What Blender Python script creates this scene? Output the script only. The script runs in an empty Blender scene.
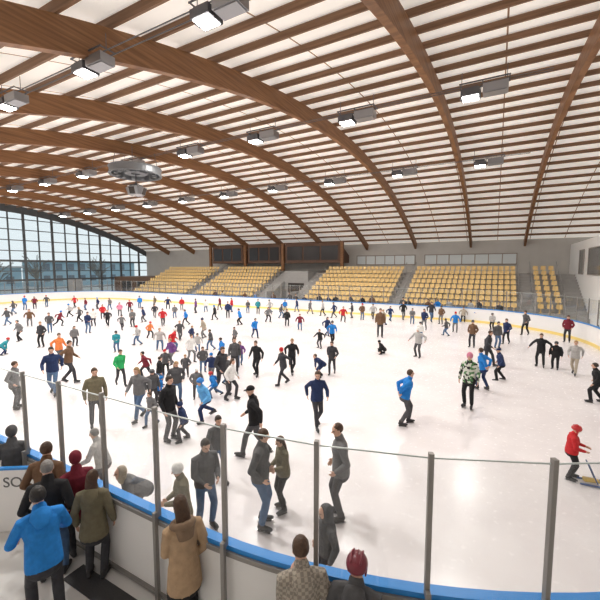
import bpy, bmesh, math, random
import numpy as np
from mathutils import Vector, Matrix
random.seed(7)
scene=bpy.context.scene
COL=scene.collection
TH=math.radians(28.5); PITCH=math.radians(5.08); F=360.0; CAMH=4.5
CT,ST=math.cos(TH),math.sin(TH)
try: scene.view_settings.view_transform='Standard'
except Exception: pass
def hall(x,y): return (CT*x-ST*y, ST*x+CT*y)
def survey(px,py,z=0.0):
    dx=(px-300)/F; dy=(py-300)/F
    yy=math.cos(PITCH)-dy*math.sin(PITCH); zz=-math.sin(PITCH)-dy*math.cos(PITCH)
    k=(z-CAMH)/zz
    X,Y=hall(dx*k,yy*k); return X,Y,yy*k
def height_at(py,depth):
    dy=(py-300)/F
    return CAMH+depth*(-math.sin(PITCH)-dy*math.cos(PITCH))/(math.cos(PITCH)-dy*math.sin(PITCH))
# ---------------------------------------------------------------- materials
MATS={}
def mat(name,color,rough=.6,metal=0,noise=0.0,nscale=20,bump=0.0,emis=None,estr=0,spec=.5):
    if name in MATS: return MATS[name]
    m=bpy.data.materials.new(name); m.use_nodes=True
    nt=m.node_tree; b=nt.nodes['Principled BSDF']
    b.inputs['Base Color'].default_value=(*color,1); b.inputs['Roughness'].default_value=rough
    b.inputs['Metallic'].default_value=metal
    b.inputs['Specular IOR Level'].default_value=spec
    tc=nt.nodes.new('ShaderNodeTexCoord')
    n=nt.nodes.new('ShaderNodeTexNoise'); n.inputs['Scale'].default_value=nscale
    nt.links.new(tc.outputs['Object'],n.inputs['Vector'])
    if noise>0:
        mx=nt.nodes.new('ShaderNodeMix'); mx.data_type='RGBA'
        mx.inputs[6].default_value=(*[c*(1-noise) for c in color],1)
        mx.inputs[7].default_value=(*[min(1,c*(1+noise)) for c in color],1)
        nt.links.new(n.outputs['Fac'],mx.inputs[0]); nt.links.new(mx.outputs[2],b.inputs['Base Color'])
    if bump>0:
        bp=nt.nodes.new('ShaderNodeBump'); bp.inputs['Strength'].default_value=bump; bp.inputs['Distance'].default_value=.02
        nt.links.new(n.outputs['Fac'],bp.inputs['Height']); nt.links.new(bp.outputs['Normal'],b.inputs['Normal'])
    if emis:
        b.inputs['Emission Color'].default_value=(*emis,1); b.inputs['Emission Strength'].default_value=estr
    MATS[name]=m; return m
def glassmat(name,tint,fac,rough=.02):
    m=bpy.data.materials.new(name); m.use_nodes=True; nt=m.node_tree; nt.nodes.clear()
    o=nt.nodes.new('ShaderNodeOutputMaterial'); t=nt.nodes.new('ShaderNodeBsdfTransparent'); g=nt.nodes.new('ShaderNodeBsdfGlossy')
    fr=nt.nodes.new('ShaderNodeLayerWeight'); fr.inputs['Blend'].default_value=.3
    mm=nt.nodes.new('ShaderNodeMath'); mm.operation='MULTIPLY_ADD'; mm.inputs[1].default_value=fac; mm.inputs[2].default_value=.02
    mx=nt.nodes.new('ShaderNodeMixShader')
    t.inputs['Color'].default_value=(*tint,1); g.inputs['Roughness'].default_value=rough
    nt.links.new(fr.outputs['Facing'],mm.inputs[0]); nt.links.new(mm.outputs[0],mx.inputs[0])
    nt.links.new(t.outputs[0],mx.inputs[1]); nt.links.new(g.outputs[0],mx.inputs[2]); nt.links.new(mx.outputs[0],o.inputs[0])
    return m
M_glass=glassmat('rink_glass',(.96,.97,.97),.12)
M_winglass=glassmat('window_glass',(.93,.965,.975),.12)
M_edge=mat('glass_edge',(.5,.55,.55),.3)
def wood(name,c1,c2,sc):
    m=bpy.data.materials.new(name); m.use_nodes=True; nt=m.node_tree; b=nt.nodes['Principled BSDF']
    tc=nt.nodes.new('ShaderNodeTexCoord'); mp=nt.nodes.new('ShaderNodeMapping'); mp.inputs['Scale'].default_value=sc
    n=nt.nodes.new('ShaderNodeTexNoise'); n.inputs['Scale'].default_value=2; n.inputs['Detail'].default_value=5
    r=nt.nodes.new('ShaderNodeValToRGB'); r.color_ramp.elements[0].position=.35; r.color_ramp.elements[1].position=.65
    r.color_ramp.elements[0].color=(*c1,1); r.color_ramp.elements[1].color=(*c2,1)
    nt.links.new(tc.outputs['Object'],mp.inputs[0]); nt.links.new(mp.outputs[0],n.inputs['Vector'])
    nt.links.new(n.outputs['Fac'],r.inputs[0]); nt.links.new(r.outputs[0],b.inputs['Base Color']); b.inputs['Roughness'].default_value=.5
    b.inputs['Specular IOR Level'].default_value=.3
    return m
M_arch=wood('arch_glulam',(.175,.08,.035),(.29,.145,.065),(1,.25,8))
M_purlin=wood('purlin_wood',(.16,.085,.046),(.25,.14,.08),(.2,8,8))
M_white=mat('white_paint',(.88,.88,.87),.6,noise=.02,nscale=2)
M_alu=mat('grey_aluminium',(.27,.255,.24),.45,.4,noise=.05,nscale=40)
M_blue=mat('blue_plastic_rail',(.02,.24,.66),.35,noise=.05)
M_yellow=mat('yellow_kickplate',(.85,.66,.22),.4,noise=.05)
M_board=mat('white_board_plastic',(.80,.79,.78),.35,noise=.03,nscale=3)
M_conc=mat('concrete',(.36,.35,.34),.8,noise=.12,nscale=3,bump=.1)
M_dark=mat('dark_panel',(.035,.028,.025),.5,noise=.1)
M_rubber=mat('black_rubber',(.04,.04,.043),.7,noise=.2,nscale=60,bump=.2)
M_steel=mat('blade_steel',(.7,.7,.72),.2,1)
M_seat=mat('yellow_seat_plastic',(.84,.60,.26),.45,noise=.06,nscale=4)
# ---------------------------------------------------------------- mesh utils
def mkobj(name,bm,mats,parent=None,label=None,cat=None,kind=None,group=None,smooth=False):
    me=bpy.data.meshes.new(name); bm.normal_update(); bm.to_mesh(me); bm.free()
    for m in (mats if isinstance(mats,(list,tuple)) else [mats]): me.materials.append(m)
    if smooth:
        for p in me.polygons: p.use_smooth=True
    ob=bpy.data.objects.new(name,me); COL.objects.link(ob)
    if parent: ob.parent=parent
    meta(ob,label,cat,kind,group); return ob
def meta(ob,label=None,cat=None,kind=None,group=None):
    if label: ob['label']=label
    if cat: ob['category']=cat
    if kind: ob['kind']=kind
    if group: ob['group']=group
def box(bm,x0,x1,y0,y1,z0,z1,mi=0,M=None):
    vs=[Vector((x,y,z)) for z in (z0,z1) for y in (y0,y1) for x in (x0,x1)]
    if M is not None: vs=[M@v for v in vs]
    v=[bm.verts.new(c) for c in vs]
    for f in ((0,2,3,1),(4,5,7,6),(0,1,5,4),(2,6,7,3),(0,4,6,2),(1,3,7,5)):
        fc=bm.faces.new([v[i] for i in f]); fc.material_index=mi
def loft(bm,pts,rad,xdir=(1,0,0),n=12,mi=0):
    pts=[Vector(p) for p in pts]; xdir=Vector(xdir)
    rad=[(r,r) if not isinstance(r,(tuple,list)) else r for r in rad]
    rings=[]
    P=[];R=[]
    t0=(pts[1]-pts[0]).normalized(); t1=(pts[-1]-pts[-2]).normalized()
    r0=min(rad[0]); r1=min(rad[-1])
    for a in (80,50,25):
        c=math.cos(math.radians(a)); s=math.sin(math.radians(a))
        P.append(pts[0]-t0*r0*s); R.append((rad[0][0]*c,rad[0][1]*c))
    P+=pts; R+=rad
    for a in (25,50,80):
        c=math.cos(math.radians(a)); s=math.sin(math.radians(a))
        P.append(pts[-1]+t1*r1*s); R.append((rad[-1][0]*c,rad[-1][1]*c))
    for i,p in enumerate(P):
        if i==0: t=t0
        elif i==len(P)-1: t=t1
        else: t=(P[i+1]-P[i-1]).normalized()
        x=xdir-t*xdir.dot(t)
        if x.length<1e-3: x=Vector((0,1,0))-t*t.y
        if x.length<1e-3: x=Vector((0,0,1))-t*t.z
        x.normalize(); y=t.cross(x)
        rings.append([bm.verts.new(p+x*R[i][0]*math.cos(2*math.pi*k/n)+y*R[i][1]*math.sin(2*math.pi*k/n)) for k in range(n)])
    for a,b in zip(rings[:-1],rings[1:]):
        for k in range(n):
            f=bm.faces.new((a[k],a[(k+1)%n],b[(k+1)%n],b[k])); f.material_index=mi
    f=bm.faces.new(list(reversed(rings[0]))); f.material_index=mi
    f=bm.faces.new(rings[-1]); f.material_index=mi
def cyl(bm,a,b,r,n=10,mi=0):
    a=Vector(a);b=Vector(b);t=(b-a).normalized()
    x=t.cross(Vector((0,0,1))) if abs(t.z)<.9 else t.cross(Vector((1,0,0)))
    x.normalize(); y=t.cross(x)
    A=[bm.verts.new(a+(x*math.cos(2*math.pi*k/n)+y*math.sin(2*math.pi*k/n))*r) for k in range(n)]
    B=[bm.verts.new(b+(x*math.cos(2*math.pi*k/n)+y*math.sin(2*math.pi*k/n))*r) for k in range(n)]
    for k in range(n):
        f=bm.faces.new((A[k],A[(k+1)%n],B[(k+1)%n],B[k])); f.material_index=mi
    bm.faces.new(list(reversed(A))).material_index=mi; bm.faces.new(B).material_index=mi
# ---------------------------------------------------------------- setting
XL,XR,YN,YF=-60.3,10.3,-6.0,48.0
CY,CA,CZ=23.0,.0091,12.78
def zc(y): return CZ-CA*(y-CY)**2
AD=.38
def ice_mat():
    m=bpy.data.materials.new('skated_ice'); m.use_nodes=True; nt=m.node_tree; b=nt.nodes['Principled BSDF']
    tc=nt.nodes.new('ShaderNodeTexCoord')
    n=nt.nodes.new('ShaderNodeTexNoise'); n.inputs['Scale'].default_value=.3; n.inputs['Detail'].default_value=9; n.inputs['Roughness'].default_value=.65
    n2=nt.nodes.new('ShaderNodeTexNoise'); n2.inputs['Scale'].default_value=9; n2.inputs['Detail'].default_value=6
    r=nt.nodes.new('ShaderNodeValToRGB'); r.color_ramp.elements[0].color=(.735,.69,.705,1); r.color_ramp.elements[1].color=(.84,.805,.815,1)
    r.color_ramp.elements[0].position=.35; r.color_ramp.elements[1].position=.62
    rr=nt.nodes.new('ShaderNodeMapRange'); rr.inputs['To Min'].default_value=.12; rr.inputs['To Max'].default_value=.36
    nt.links.new(tc.outputs['Object'],n.inputs['Vector']); nt.links.new(tc.outputs['Object'],n2.inputs['Vector'])
    nt.links.new(n.outputs['Fac'],r.inputs[0]); nt.links.new(r.outputs[0],b.inputs['Base Color'])
    nt.links.new(n2.outputs['Fac'],rr.inputs['Value']); nt.links.new(rr.outputs[0],b.inputs['Roughness'])
    b.inputs['Specular IOR Level'].default_value=.45
    return m
RX0,RX1,RY0,RY1,RR=-54.6,5.17,3.21,33.13,8.5
SL=(RX1-RX0)-2*RR; SW=(RY1-RY0)-2*RR; QA=math.pi/2*RR
TOT=2*SL+2*SW+4*QA
def pt(s,off=0.0):
    s=s%TOT
    def arc(cx,cy,a0,d):
        a=a0+d/RR; return Vector((cx+(RR+off)*math.cos(a),cy+(RR+off)*math.sin(a),0)),Vector((math.cos(a),math.sin(a),0))
    if s<QA: return arc(RX1-RR,RY0+RR,-math.pi/2,s)
    s-=QA
    if s<SW: return Vector((RX1+off,RY0+RR+s,0)),Vector((1,0,0))
    s-=SW
    if s<QA: return arc(RX1-RR,RY1-RR,0,s)
    s-=QA
    if s<SL: return Vector((RX1-RR-s,RY1+off,0)),Vector((0,1,0))
    s-=SL
    if s<QA: return arc(RX0+RR,RY1-RR,math.pi/2,s)
    s-=QA
    if s<SW: return Vector((RX0-off,RY1-RR-s,0)),Vector((-1,0,0))
    s-=SW
    if s<QA: return arc(RX0+RR,RY0+RR,math.pi,s)
    s-=QA
    return Vector((RX0+RR+s,RY0-off,0)),Vector((0,-1,0))
NS=280
bm=bmesh.new(); box(bm,XL,XR,YN,YF,-.3,-.03)
mkobj('floor',bm,mat('hall_concrete_floor',(.50,.49,.48),.6,noise=.12,nscale=1.5),label='grey concrete floor around the rink',kind='structure')
bm=bmesh.new(); vs=[]
top=[bm.verts.new(pt(i*TOT/NS)[0]) for i in range(NS)]; bot=[bm.verts.new(v.co+Vector((0,0,-.03))) for v in top]
bm.faces.new(top); bm.faces.new(list(reversed(bot)))
for i in range(NS): bm.faces.new((top[i],bot[i],bot[(i+1)%NS],top[(i+1)%NS]))
mkobj('ice_surface',bm,ice_mat(),label='smooth white skated ice with soft reflections',cat='ice rink')
bm=bmesh.new()
inn=[bm.verts.new(pt(i*TOT/NS,.02)[0]) for i in range(NS)]
out=[]
for v in inn:
    c=Vector((min(max(v.co.x,RX0+RR),RX1-RR),min(max(v.co.y,RY0+RR),RY1-RR),0)); dd=(v.co-c).normalized()
    ts=[]
    if dd.x>1e-6: ts.append((XR-v.co.x)/dd.x)
    if dd.x<-1e-6: ts.append((XL-v.co.x)/dd.x)
    if dd.y>1e-6: ts.append((YF-v.co.y)/dd.y)
    if dd.y<-1e-6: ts.append((YN-v.co.y)/dd.y)
    out.append(bm.verts.new(v.co+dd*min(ts)))
for i in range(NS): bm.faces.new((inn[i],out[i],out[(i+1)%NS],inn[(i+1)%NS]))
bmesh.ops.translate(bm,verts=bm.verts,vec=(0,0,-.004))
bm.normal_update()
for f in bm.faces:
    if f.normal.z<0: f.normal_flip()
mkobj('floor_walkway',bm,mat('walkway_finish',(.66,.65,.64),.55,noise=.12,nscale=1.2),label='light grey walkway surface around the boards',kind='structure')
def ceil_mat():
    m=bpy.data.materials.new('glowing_roof_panels'); m.use_nodes=True; nt=m.node_tree; b=nt.nodes['Principled BSDF']
    tc=nt.nodes.new('ShaderNodeTexCoord')
    sp=nt.nodes.new('ShaderNodeSeparateXYZ'); nt.links.new(tc.outputs['Object'],sp.inputs[0])
    w=nt.nodes.new('ShaderNodeMath'); w.operation='PINGPONG'; w.inputs[1].default_value=1.5875
    nt.links.new(sp.outputs['X'],w.inputs[0])
    g=nt.nodes.new('ShaderNodeMath'); g.operation='GREATER_THAN'; g.inputs[1].default_value=.03; nt.links.new(w.outputs[0],g.inputs[0])
    n=nt.nodes.new('ShaderNodeTexNoise'); n.inputs['Scale'].default_value=.5; nt.links.new(tc.outputs['Object'],n.inputs['Vector'])
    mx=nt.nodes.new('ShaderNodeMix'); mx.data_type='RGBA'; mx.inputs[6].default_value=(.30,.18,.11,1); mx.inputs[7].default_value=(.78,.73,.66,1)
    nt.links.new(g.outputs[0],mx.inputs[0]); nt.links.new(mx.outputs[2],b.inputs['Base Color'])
    b.inputs['Emission Color'].default_value=(1,.955,.89,1)  # emission added: panels glow in place of daylight, softly filling the hall
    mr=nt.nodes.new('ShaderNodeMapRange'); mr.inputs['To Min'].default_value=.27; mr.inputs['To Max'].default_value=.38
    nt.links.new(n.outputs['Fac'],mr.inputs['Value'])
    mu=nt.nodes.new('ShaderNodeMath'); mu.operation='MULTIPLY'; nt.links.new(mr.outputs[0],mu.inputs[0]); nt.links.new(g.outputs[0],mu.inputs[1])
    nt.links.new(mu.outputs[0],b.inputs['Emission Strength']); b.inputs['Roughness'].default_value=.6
    return m
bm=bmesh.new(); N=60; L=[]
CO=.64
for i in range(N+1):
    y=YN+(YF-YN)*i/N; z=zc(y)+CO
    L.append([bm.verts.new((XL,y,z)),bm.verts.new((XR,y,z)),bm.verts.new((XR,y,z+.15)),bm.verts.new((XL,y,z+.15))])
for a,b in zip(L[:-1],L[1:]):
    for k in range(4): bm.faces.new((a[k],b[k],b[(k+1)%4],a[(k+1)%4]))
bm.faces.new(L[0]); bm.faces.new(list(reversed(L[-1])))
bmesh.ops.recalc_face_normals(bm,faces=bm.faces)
mkobj('ceiling',bm,ceil_mat(),label='vaulted roof of pale translucent panels with added glow',kind='structure')
for k in range(0,10):
    X=-(-3.6+6.35*k) if k else 2.7
    bm=bmesh.new(); L=[]; N=48
    for i in range(N+1):
        y=YN+.35+(YF-YN-.7)*i/N; dz=-2*CA*(y-CY); nrm=Vector((0,-dz,1)).normalized()
        c=Vector((X,y,zc(y)))
        L.append([bm.verts.new(c+Vector((sx*.12,0,0))+nrm*sz) for sx,sz in ((-1,-AD),(1,-AD),(1,AD),(-1,AD))])
    for a,b in zip(L[:-1],L[1:]):
        for j in range(4): bm.faces.new((a[j],b[j],b[(j+1)%4],a[(j+1)%4]))
    bm.faces.new(L[0]); bm.faces.new(list(reversed(L[-1])))
    bmesh.ops.recalc_face_normals(bm,faces=bm.faces)
    mkobj('wooden_arch',bm,M_arch,label='brown glued-laminated timber arch spanning the hall',cat='roof beam',group='timber roof arches')
y=YN+.4
while y<YF-.2:
    bm=bmesh.new(); dz=-2*CA*(y-CY); a=math.atan(dz)
    M=Matrix.Translation((0,y,zc(y)))@Matrix.Rotation(a,4,'X')
    box(bm,XL+.05,XR-.05,-.055,.055,AD+.005,AD+.215,M=M)
    mkobj('roof_purlin',bm,M_purlin,label='long brown timber purlin under the roof panels',cat='roof beam',group='roof purlins')
    y+=1.34
bm=bmesh.new(); box(bm,XL,XR,YF,YF+.3,-.03,zc(YF)+1.0); mkobj('wall_back',bm,mat('back_wall_paint',(.56,.54,.51),.7,noise=.08,nscale=1),label='beige wall behind the stands',kind='structure')
bm=bmesh.new(); box(bm,XL,XR,YN-.3,YN,-.03,zc(YN)+1.0); mkobj('wall_near',bm,M_white,label='white painted side wall',kind='structure')
def gable(name,x0,x1,m,lab):
    bm=bmesh.new(); N=40
    A=[];B=[]
    for i in range(N+1):
        y=YN+(YF-YN)*i/N
        A.append((bm.verts.new((x0,y,-.03)),bm.verts.new((x0,y,zc(y)+.75)))); B.append((bm.verts.new((x1,y,-.03)),bm.verts.new((x1,y,zc(y)+.75))))
    for i in range(N):
        for P in (A,B): bm.faces.new((P[i][0],P[i+1][0],P[i+1][1],P[i][1]))
        bm.faces.new((A[i][1],A[i+1][1],B[i+1][1],B[i][1])); bm.faces.new((A[i][0],A[i+1][0],B[i+1][0],B[i][0]))
    for i in (0,N): bm.faces.new((A[i][0],A[i][1],B[i][1],B[i][0]))
    bmesh.ops.recalc_face_normals(bm,faces=bm.faces)
    return mkobj(name,bm,m,label=lab,kind='structure')
gable('wall_right',XR,XR+.3,M_white,'white gable wall')
bm=bmesh.new()
ys=[YN+1.0+1.9*i for i in range(28)]
for i,yy in enumerate(ys):
    if yy<YF:
        t=.16 if i%2 else .08
        box(bm,XL-.12,XL+.03,yy-t,yy+t,0.0,zc(yy)+.3)
for z in [0.0,1.3,2.6,4.0,5.4,6.9,8.4,9.9,11.4]:
    y0=YN;y1=YF
    if z>zc(YF): 
        d=math.sqrt(max(0,(CZ+.3-z)/CA)); y0=max(YN,CY-d); y1=min(YF,CY+d)
    t=.14 if z in (2.6,5.4) else .06
    box(bm,XL-.11,XL+.02,y0,y1,z,z+t*2)
for i in range(40):
    ya=YN+(YF-YN)*i/40; yb=YN+(YF-YN)*(i+1)/40
    v=[bm.verts.new(c) for c in ((XL,ya,zc(ya)-.4),(XL,yb,zc(yb)-.4),(XL,yb,zc(yb)+.75),(XL,ya,zc(ya)+.75))]; bm.faces.new(v)
mkobj('wall_left',bm,mat('dark_mullion',(.075,.08,.085),.5),label='dark metal curtain wall framing of the gable',kind='structure')
for n_,(a,b) in enumerate(((33.0,35.2),(41.0,44.5))):
    bm=bmesh.new(); box(bm,XL+.04,XL+.10,a,b,0,2.7); box(bm,XL+.10,XL+.13,(a+b)/2-.04,(a+b)/2+.04,0,2.7,1)
    mkobj('door_%d'%(n_+1),bm,[mat('grey_door',(.30,.31,.32),.5),M_dark],label='grey double door in the glazed gable',kind='structure')
gable('window_1',XL-.07,XL-.05,M_winglass,'large glazed gable window with bluish panes')
bm=bmesh.new(); box(bm,-140,XL-1,-60,110,-.5,-.2); mkobj('ground_outside',bm,mat('asphalt',(.35,.37,.38),.8,noise=.2,nscale=.5),label='grey ground outside the windows',cat='ground',kind='structure')
for i,(x,y0,y1,h) in enumerate([(-95,20,42,4.5),(-100,48,75,6.0),(-90,-10,12,4.5)]):
    bm=bmesh.new(); box(bm,x-8,x,y0,y1,-.2,h)
    yy=y0+1
    while yy<y1-2:
        for z in range(1,int(h)-1,3): box(bm,x,x+.1,yy,yy+1.5,z,z+1.6,mi=1)
        yy+=3
    box(bm,x-8.4,x+.4,y0-.4,y1+.4,h,h+.4,mi=2)
    mkobj('building',bm,[mat('facade_blue',(.30,.44,.52),.7,noise=.1),mat('facade_window',(.14,.18,.22),.3),mat('roof_grey',(.42,.43,.44),.7)],label='low grey blue building outside the glazed wall',cat='building',group='outside buildings')
M_leaf=mat('winter_tree',(.22,.22,.21),.9,noise=.4,nscale=2)
for (x,y,h) in [(-76,30,6),(-80,38,7),(-82,52,7)]:
    bm=bmesh.new(); cyl(bm,(x,y,-.2),(x,y,h*.6),.18,6)
    rnd=random.Random(int(x*y))
    for k in range(26):
        a=rnd.uniform(0,6.28); z0=rnd.uniform(.25,.6)*h; r=rnd.uniform(.8,2.2); z1=z0+rnd.uniform(.15,.4)*h
        cyl(bm,(x,y,z0),(x+r*math.cos(a),y+r*math.sin(a),z1),.06,4)
        for q in range(3):
            b=a+rnd.uniform(-1,1); t=rnd.uniform(.4,1); cyl(bm,(x+r*t*math.cos(a),y+r*t*math.sin(a),z0+(z1-z0)*t),(x+r*math.cos(a)+.8*math.cos(b),y+r*math.sin(a)+.8*math.sin(b),z1+rnd.uniform(0,.8)),.04,4)
    mkobj('bare_tree',bm,M_leaf,label='bare winter tree outside the glazed wall',cat='tree',group='trees outside')
bm=bmesh.new(); box(bm,6.9,XR-.01,33.7,YF-.01,-.004,7.0)
annex=mkobj('wall_annex',bm,mat('annex_white',(.95,.95,.95),.6,noise=.02,nscale=2),label='white rendered side room wall',kind='structure')
for i,(y0,y1) in enumerate([(34.2,38.6),(40.6,42.4)]):
    bm=bmesh.new(); box(bm,6.84,6.9,y0,y1,4.0,6.1); box(bm,6.80,6.88,y0-.08,y0,3.92,6.18,1); box(bm,6.80,6.88,y1,y1+.08,3.92,6.18,1); box(bm,6.8,6.88,y0,y1,6.1,6.18,1); box(bm,6.8,6.88,y0,y1,3.92,4.0,1)
    mkobj('window_%d'%(i+2),bm,[mat('dark_window',(.16,.16,.16),.1),mat('frame_grey',(.30,.28,.26),.5)],label='dark window in the white side room',kind='structure')
# ---------------------------------------------------------------- rink boards
def ribbon(bm,o0,o1,z0,z1,s0=0,s1=None,mi=0):
    s1=TOT if s1 is None else s1; closed=(s1-s0)>=TOT-1e-6
    n=max(2,int((s1-s0)/.4)); L=[]
    for i in range(n if closed else n+1):
        s=s0+(s1-s0)*i/n
        a=pt(s,o0)[0];b=pt(s,o1)[0]
        L.append([bm.verts.new((a.x,a.y,z0)),bm.verts.new((b.x,b.y,z0)),bm.verts.new((b.x,b.y,z1)),bm.verts.new((a.x,a.y,z1))])
    m=len(L)
    for i in range(m if closed else m-1):
        a=L[i];b=L[(i+1)%m]
        for k in range(4):
            f=bm.faces.new((a[k],a[(k+1)%4],b[(k+1)%4],b[k])); f.material_index=mi
    if not closed: bm.faces.new(L[0]).material_index=mi; bm.faces.new(list(reversed(L[-1]))).material_index=mi
    bmesh.ops.recalc_face_normals(bm,faces=bm.faces)
rb=bpy.data.objects.new('rink_boards',None); COL.objects.link(rb); meta(rb,'white dasher boards with blue cap rail enclosing the ice','rink barrier')
BT=1.20
bm=bmesh.new(); ribbon(bm,.03,.10,0,BT-.06); mkobj('board_panel',bm,M_board,parent=rb)
bm=bmesh.new(); ribbon(bm,-.015,.11,BT-.06,BT); mkobj('cap_rail',bm,M_blue,parent=rb,label='blue plastic cap rail')
bm=bmesh.new(); ribbon(bm,0.0,.03,0.0,.19); mkobj('kickplate',bm,M_yellow,parent=rb,label='yellow plastic kickplate')
bm=bmesh.new(); ribbon(bm,.10,.14,.02,.07); mkobj('lower_frame',bm,M_alu,parent=rb,label='grey aluminium lower frame')
bm=bmesh.new(); ribbon(bm,.10,.14,BT-.12,BT-.06); mkobj('upper_frame',bm,M_alu,parent=rb,label='grey aluminium upper frame')
NP=int(TOT/1.12); DP=TOT/NP
for i in range(NP):
    s=i*DP+.62
    a,na=pt(s,.115); b,nb=pt(s+DP,.115)
    d=(b-a); L=d.length; d.normalize(); ang=math.atan2(d.y,d.x)
    M=Matrix.Translation(a)@Matrix.Rotation(ang,4,'Z')
    bm=bmesh.new(); box(bm,.03,L-.03,-.006,.006,BT+.002,2.64); box(bm,.03,L-.03,-.007,.007,2.64,2.653,1)
    g=mkobj('glass_panel',bm,[M_glass,M_edge],label='clear safety glass panel above the rink boards',cat='glass panel',group='rink glass panels'); g.matrix_world=M
    bm=bmesh.new(); 
    box(bm,-.024,.024,-.035,.02,BT+.002,2.70); box(bm,-.024,.024,-.09,-.036,.02,BT+.08)
    p=mkobj('support_post',bm,M_alu,parent=g,label='grey aluminium glass support post')
a=hall(-5.95,5.74); b=hall(-4.45,5.86)
d=Vector((b[0]-a[0],b[1]-a[1],0)); L=d.length
M=Matrix.Translation((a[0],a[1],0))@Matrix.Rotation(math.atan2(d.y,d.x),4,'Z')
bm=bmesh.new(); box(bm,0,L,-.02,.02,0,1.1,0); box(bm,-.0,L+.0,-.03,.03,1.1,1.14,1)
dv=mkobj('divider_board',bm,[M_board,M_blue],label='white divider board with blue top and black lettering',cat='barrier'); dv.matrix_world=M
cu=bpy.data.curves.new('t','FONT'); cu.body='SOR'; cu.size=.25; cu.extrude=.003
to=bpy.data.objects.new('t',cu); COL.objects.link(to); bpy.context.view_layer.update()
me=bpy.data.meshes.new_from_object(to.evaluated_get(bpy.context.evaluated_depsgraph_get())); bpy.data.objects.remove(to)
me.materials.append(mat('grey_lettering',(.10,.10,.10),.5)); t=bpy.data.objects.new('lettering',me); COL.objects.link(t); t.parent=dv
t.matrix_local=Matrix.Translation((L-.58,-.024,.80))@Matrix.Rotation(math.pi/2,4,'X')
bm=bmesh.new(); ribbon(bm,.3,.6,-.003,.012,TOT-2.0,TOT-.3); mkobj('rubber_mat',bm,M_rubber,label='black rubber walkway mat beside the boards',cat='mat')
# ---------------------------------------------------------------- stands
blocks=[(3.1,5.3),(-8.4,1.9),(-19.8,-9.6),(-37,-27),(-50,-38.5)]
def stand_row(i): return 37.0+1.0*i, .62+.47*i
for (x0,x1) in blocks:
    bm=bmesh.new()
    for i in range(8):
        y,z=stand_row(i); box(bm,x0,x1,y-.35,(y+.65) if i<7 else YF-.01,-.004,z)
    mkobj('bleacher_stand',bm,M_conc,label='stepped concrete spectator stand',cat='stand',group='concrete stands')
for (x0,x1) in [(5.3,6.88),(1.9,3.1),(-9.6,-8.4),(-27,-25.2),(-21.6,-19.8),(-38.5,-37)]:
    bm=bmesh.new()
    for i in range(16): box(bm,x0+.01,x1-.01,36.65+.5*i,YF-.01 if i==15 else 37.15+.5*i,-.004,.235*(i+1)+.1)
    mkobj('stand_stairs',bm,M_conc,label='narrow concrete aisle stairs between seat blocks',cat='stairs',group='aisle stairs')
bm=bmesh.new(); box(bm,-25.19,-21.61,42,YF-.01,-.004,4.1,0); box(bm,-25.19,-24.9,37.2,42,-.004,1.6,0); box(bm,-21.9,-21.61,37.2,42,-.004,1.6,0); box(bm,-24.6,-22.2,41.93,42.0,0,2.5,1)
mkobj('entrance_block',bm,[M_conc,M_dark],label='grey concrete tunnel entrance between the stands',cat='entrance')
bm=bmesh.new(); box(bm,-60.1,-50.02,41,YF-.01,-.004,3.0,0); box(bm,-58,-55.5,40.95,41,0,2.2,1); box(bm,-54,-51.5,40.95,41,0,2.2,1)
mkobj('service_block',bm,[mat('dark_wood_cladding',(.14,.08,.05),.6,noise=.2),M_dark],label='dark clad service block with doorways',cat='entrance')
M_rail=mat('railing_grey',(.30,.30,.30),.4,.6)
for (x0,x1) in blocks:
    bm=bmesh.new(); n=max(2,int((x1-x0)/1.6)); 
    for i in range(n+1):
        x=x0+.05+(x1-x0-.1)*i/n; cyl(bm,(x,36.55,0),(x,36.55,1.45),.02,6)
    for z in (.95,1.45): cyl(bm,(x0,36.55,z),(x1,36.55,z),.018,6)
    mkobj('guard_railing',bm,M_rail,label='grey tubular guard railing before the seats',cat='railing',group='stand railings')
for x in (1.95,3.05,-8.45,-9.55,-19.85,-26.95,-37.05,-38.45,5.35):
    bm=bmesh.new()
    for i in range(5): 
        y=37.2+i*1.9; z=.62+.47*(i*1.9+.1); cyl(bm,(x,y,z-.3),(x,y,z+.95),.02,6)
    cyl(bm,(x,37.2,.62+.05+.95),(x,44.8,.62+.47*7.7+.95),.022,6)
    mkobj('stair_handrail',bm,M_rail,label='grey metal handrail beside the aisle stairs',cat='railing',group='stair handrails')
def seat_bm(bm,M=Matrix.Identity(4)):
    prof=[(-.21,.40),(-.19,.43),(-.05,.415),(.12,.41),(.17,.43),(.205,.52),(.24,.72),(.25,.80)]
    n=5; grid=[]
    for (y,z) in prof:
        row=[]
        for k in range(n):
            x=-.215+.43*k/(n-1); e=abs(k-2)/2
            row.append((x*(1 if z<.75 else .88),y-(.03*e if z>.5 else 0),z+(.02*e if z<.5 else 0)))
        grid.append(row)
    T=[[bm.verts.new(M@Vector(c)) for c in r] for r in grid]
    B=[[bm.verts.new(M@(Vector(c)+Vector((0,.018,-.018)))) for c in r] for r in grid]
    for i in range(len(grid)-1):
        for k in range(n-1):
            bm.faces.new((T[i][k],T[i][k+1],T[i+1][k+1],T[i+1][k])); bm.faces.new((B[i][k],B[i+1][k],B[i+1][k+1],B[i][k+1]))
        bm.faces.new((T[i][0],T[i+1][0],B[i+1][0],B[i][0])); bm.faces.new((T[i][-1],B[i][-1],B[i+1][-1],T[i+1][-1]))
    for k in range(n-1):
        bm.faces.new((T[0][k],B[0][k],B[0][k+1],T[0][k+1])); bm.faces.new((T[-1][k],T[-1][k+1],B[-1][k+1],B[-1][k]))
    box(bm,-.05,.05,-.02,.06,0,.41,M=M); box(bm,-.12,.12,-.06,.12,0,.015,M=M)
slots=[]
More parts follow.
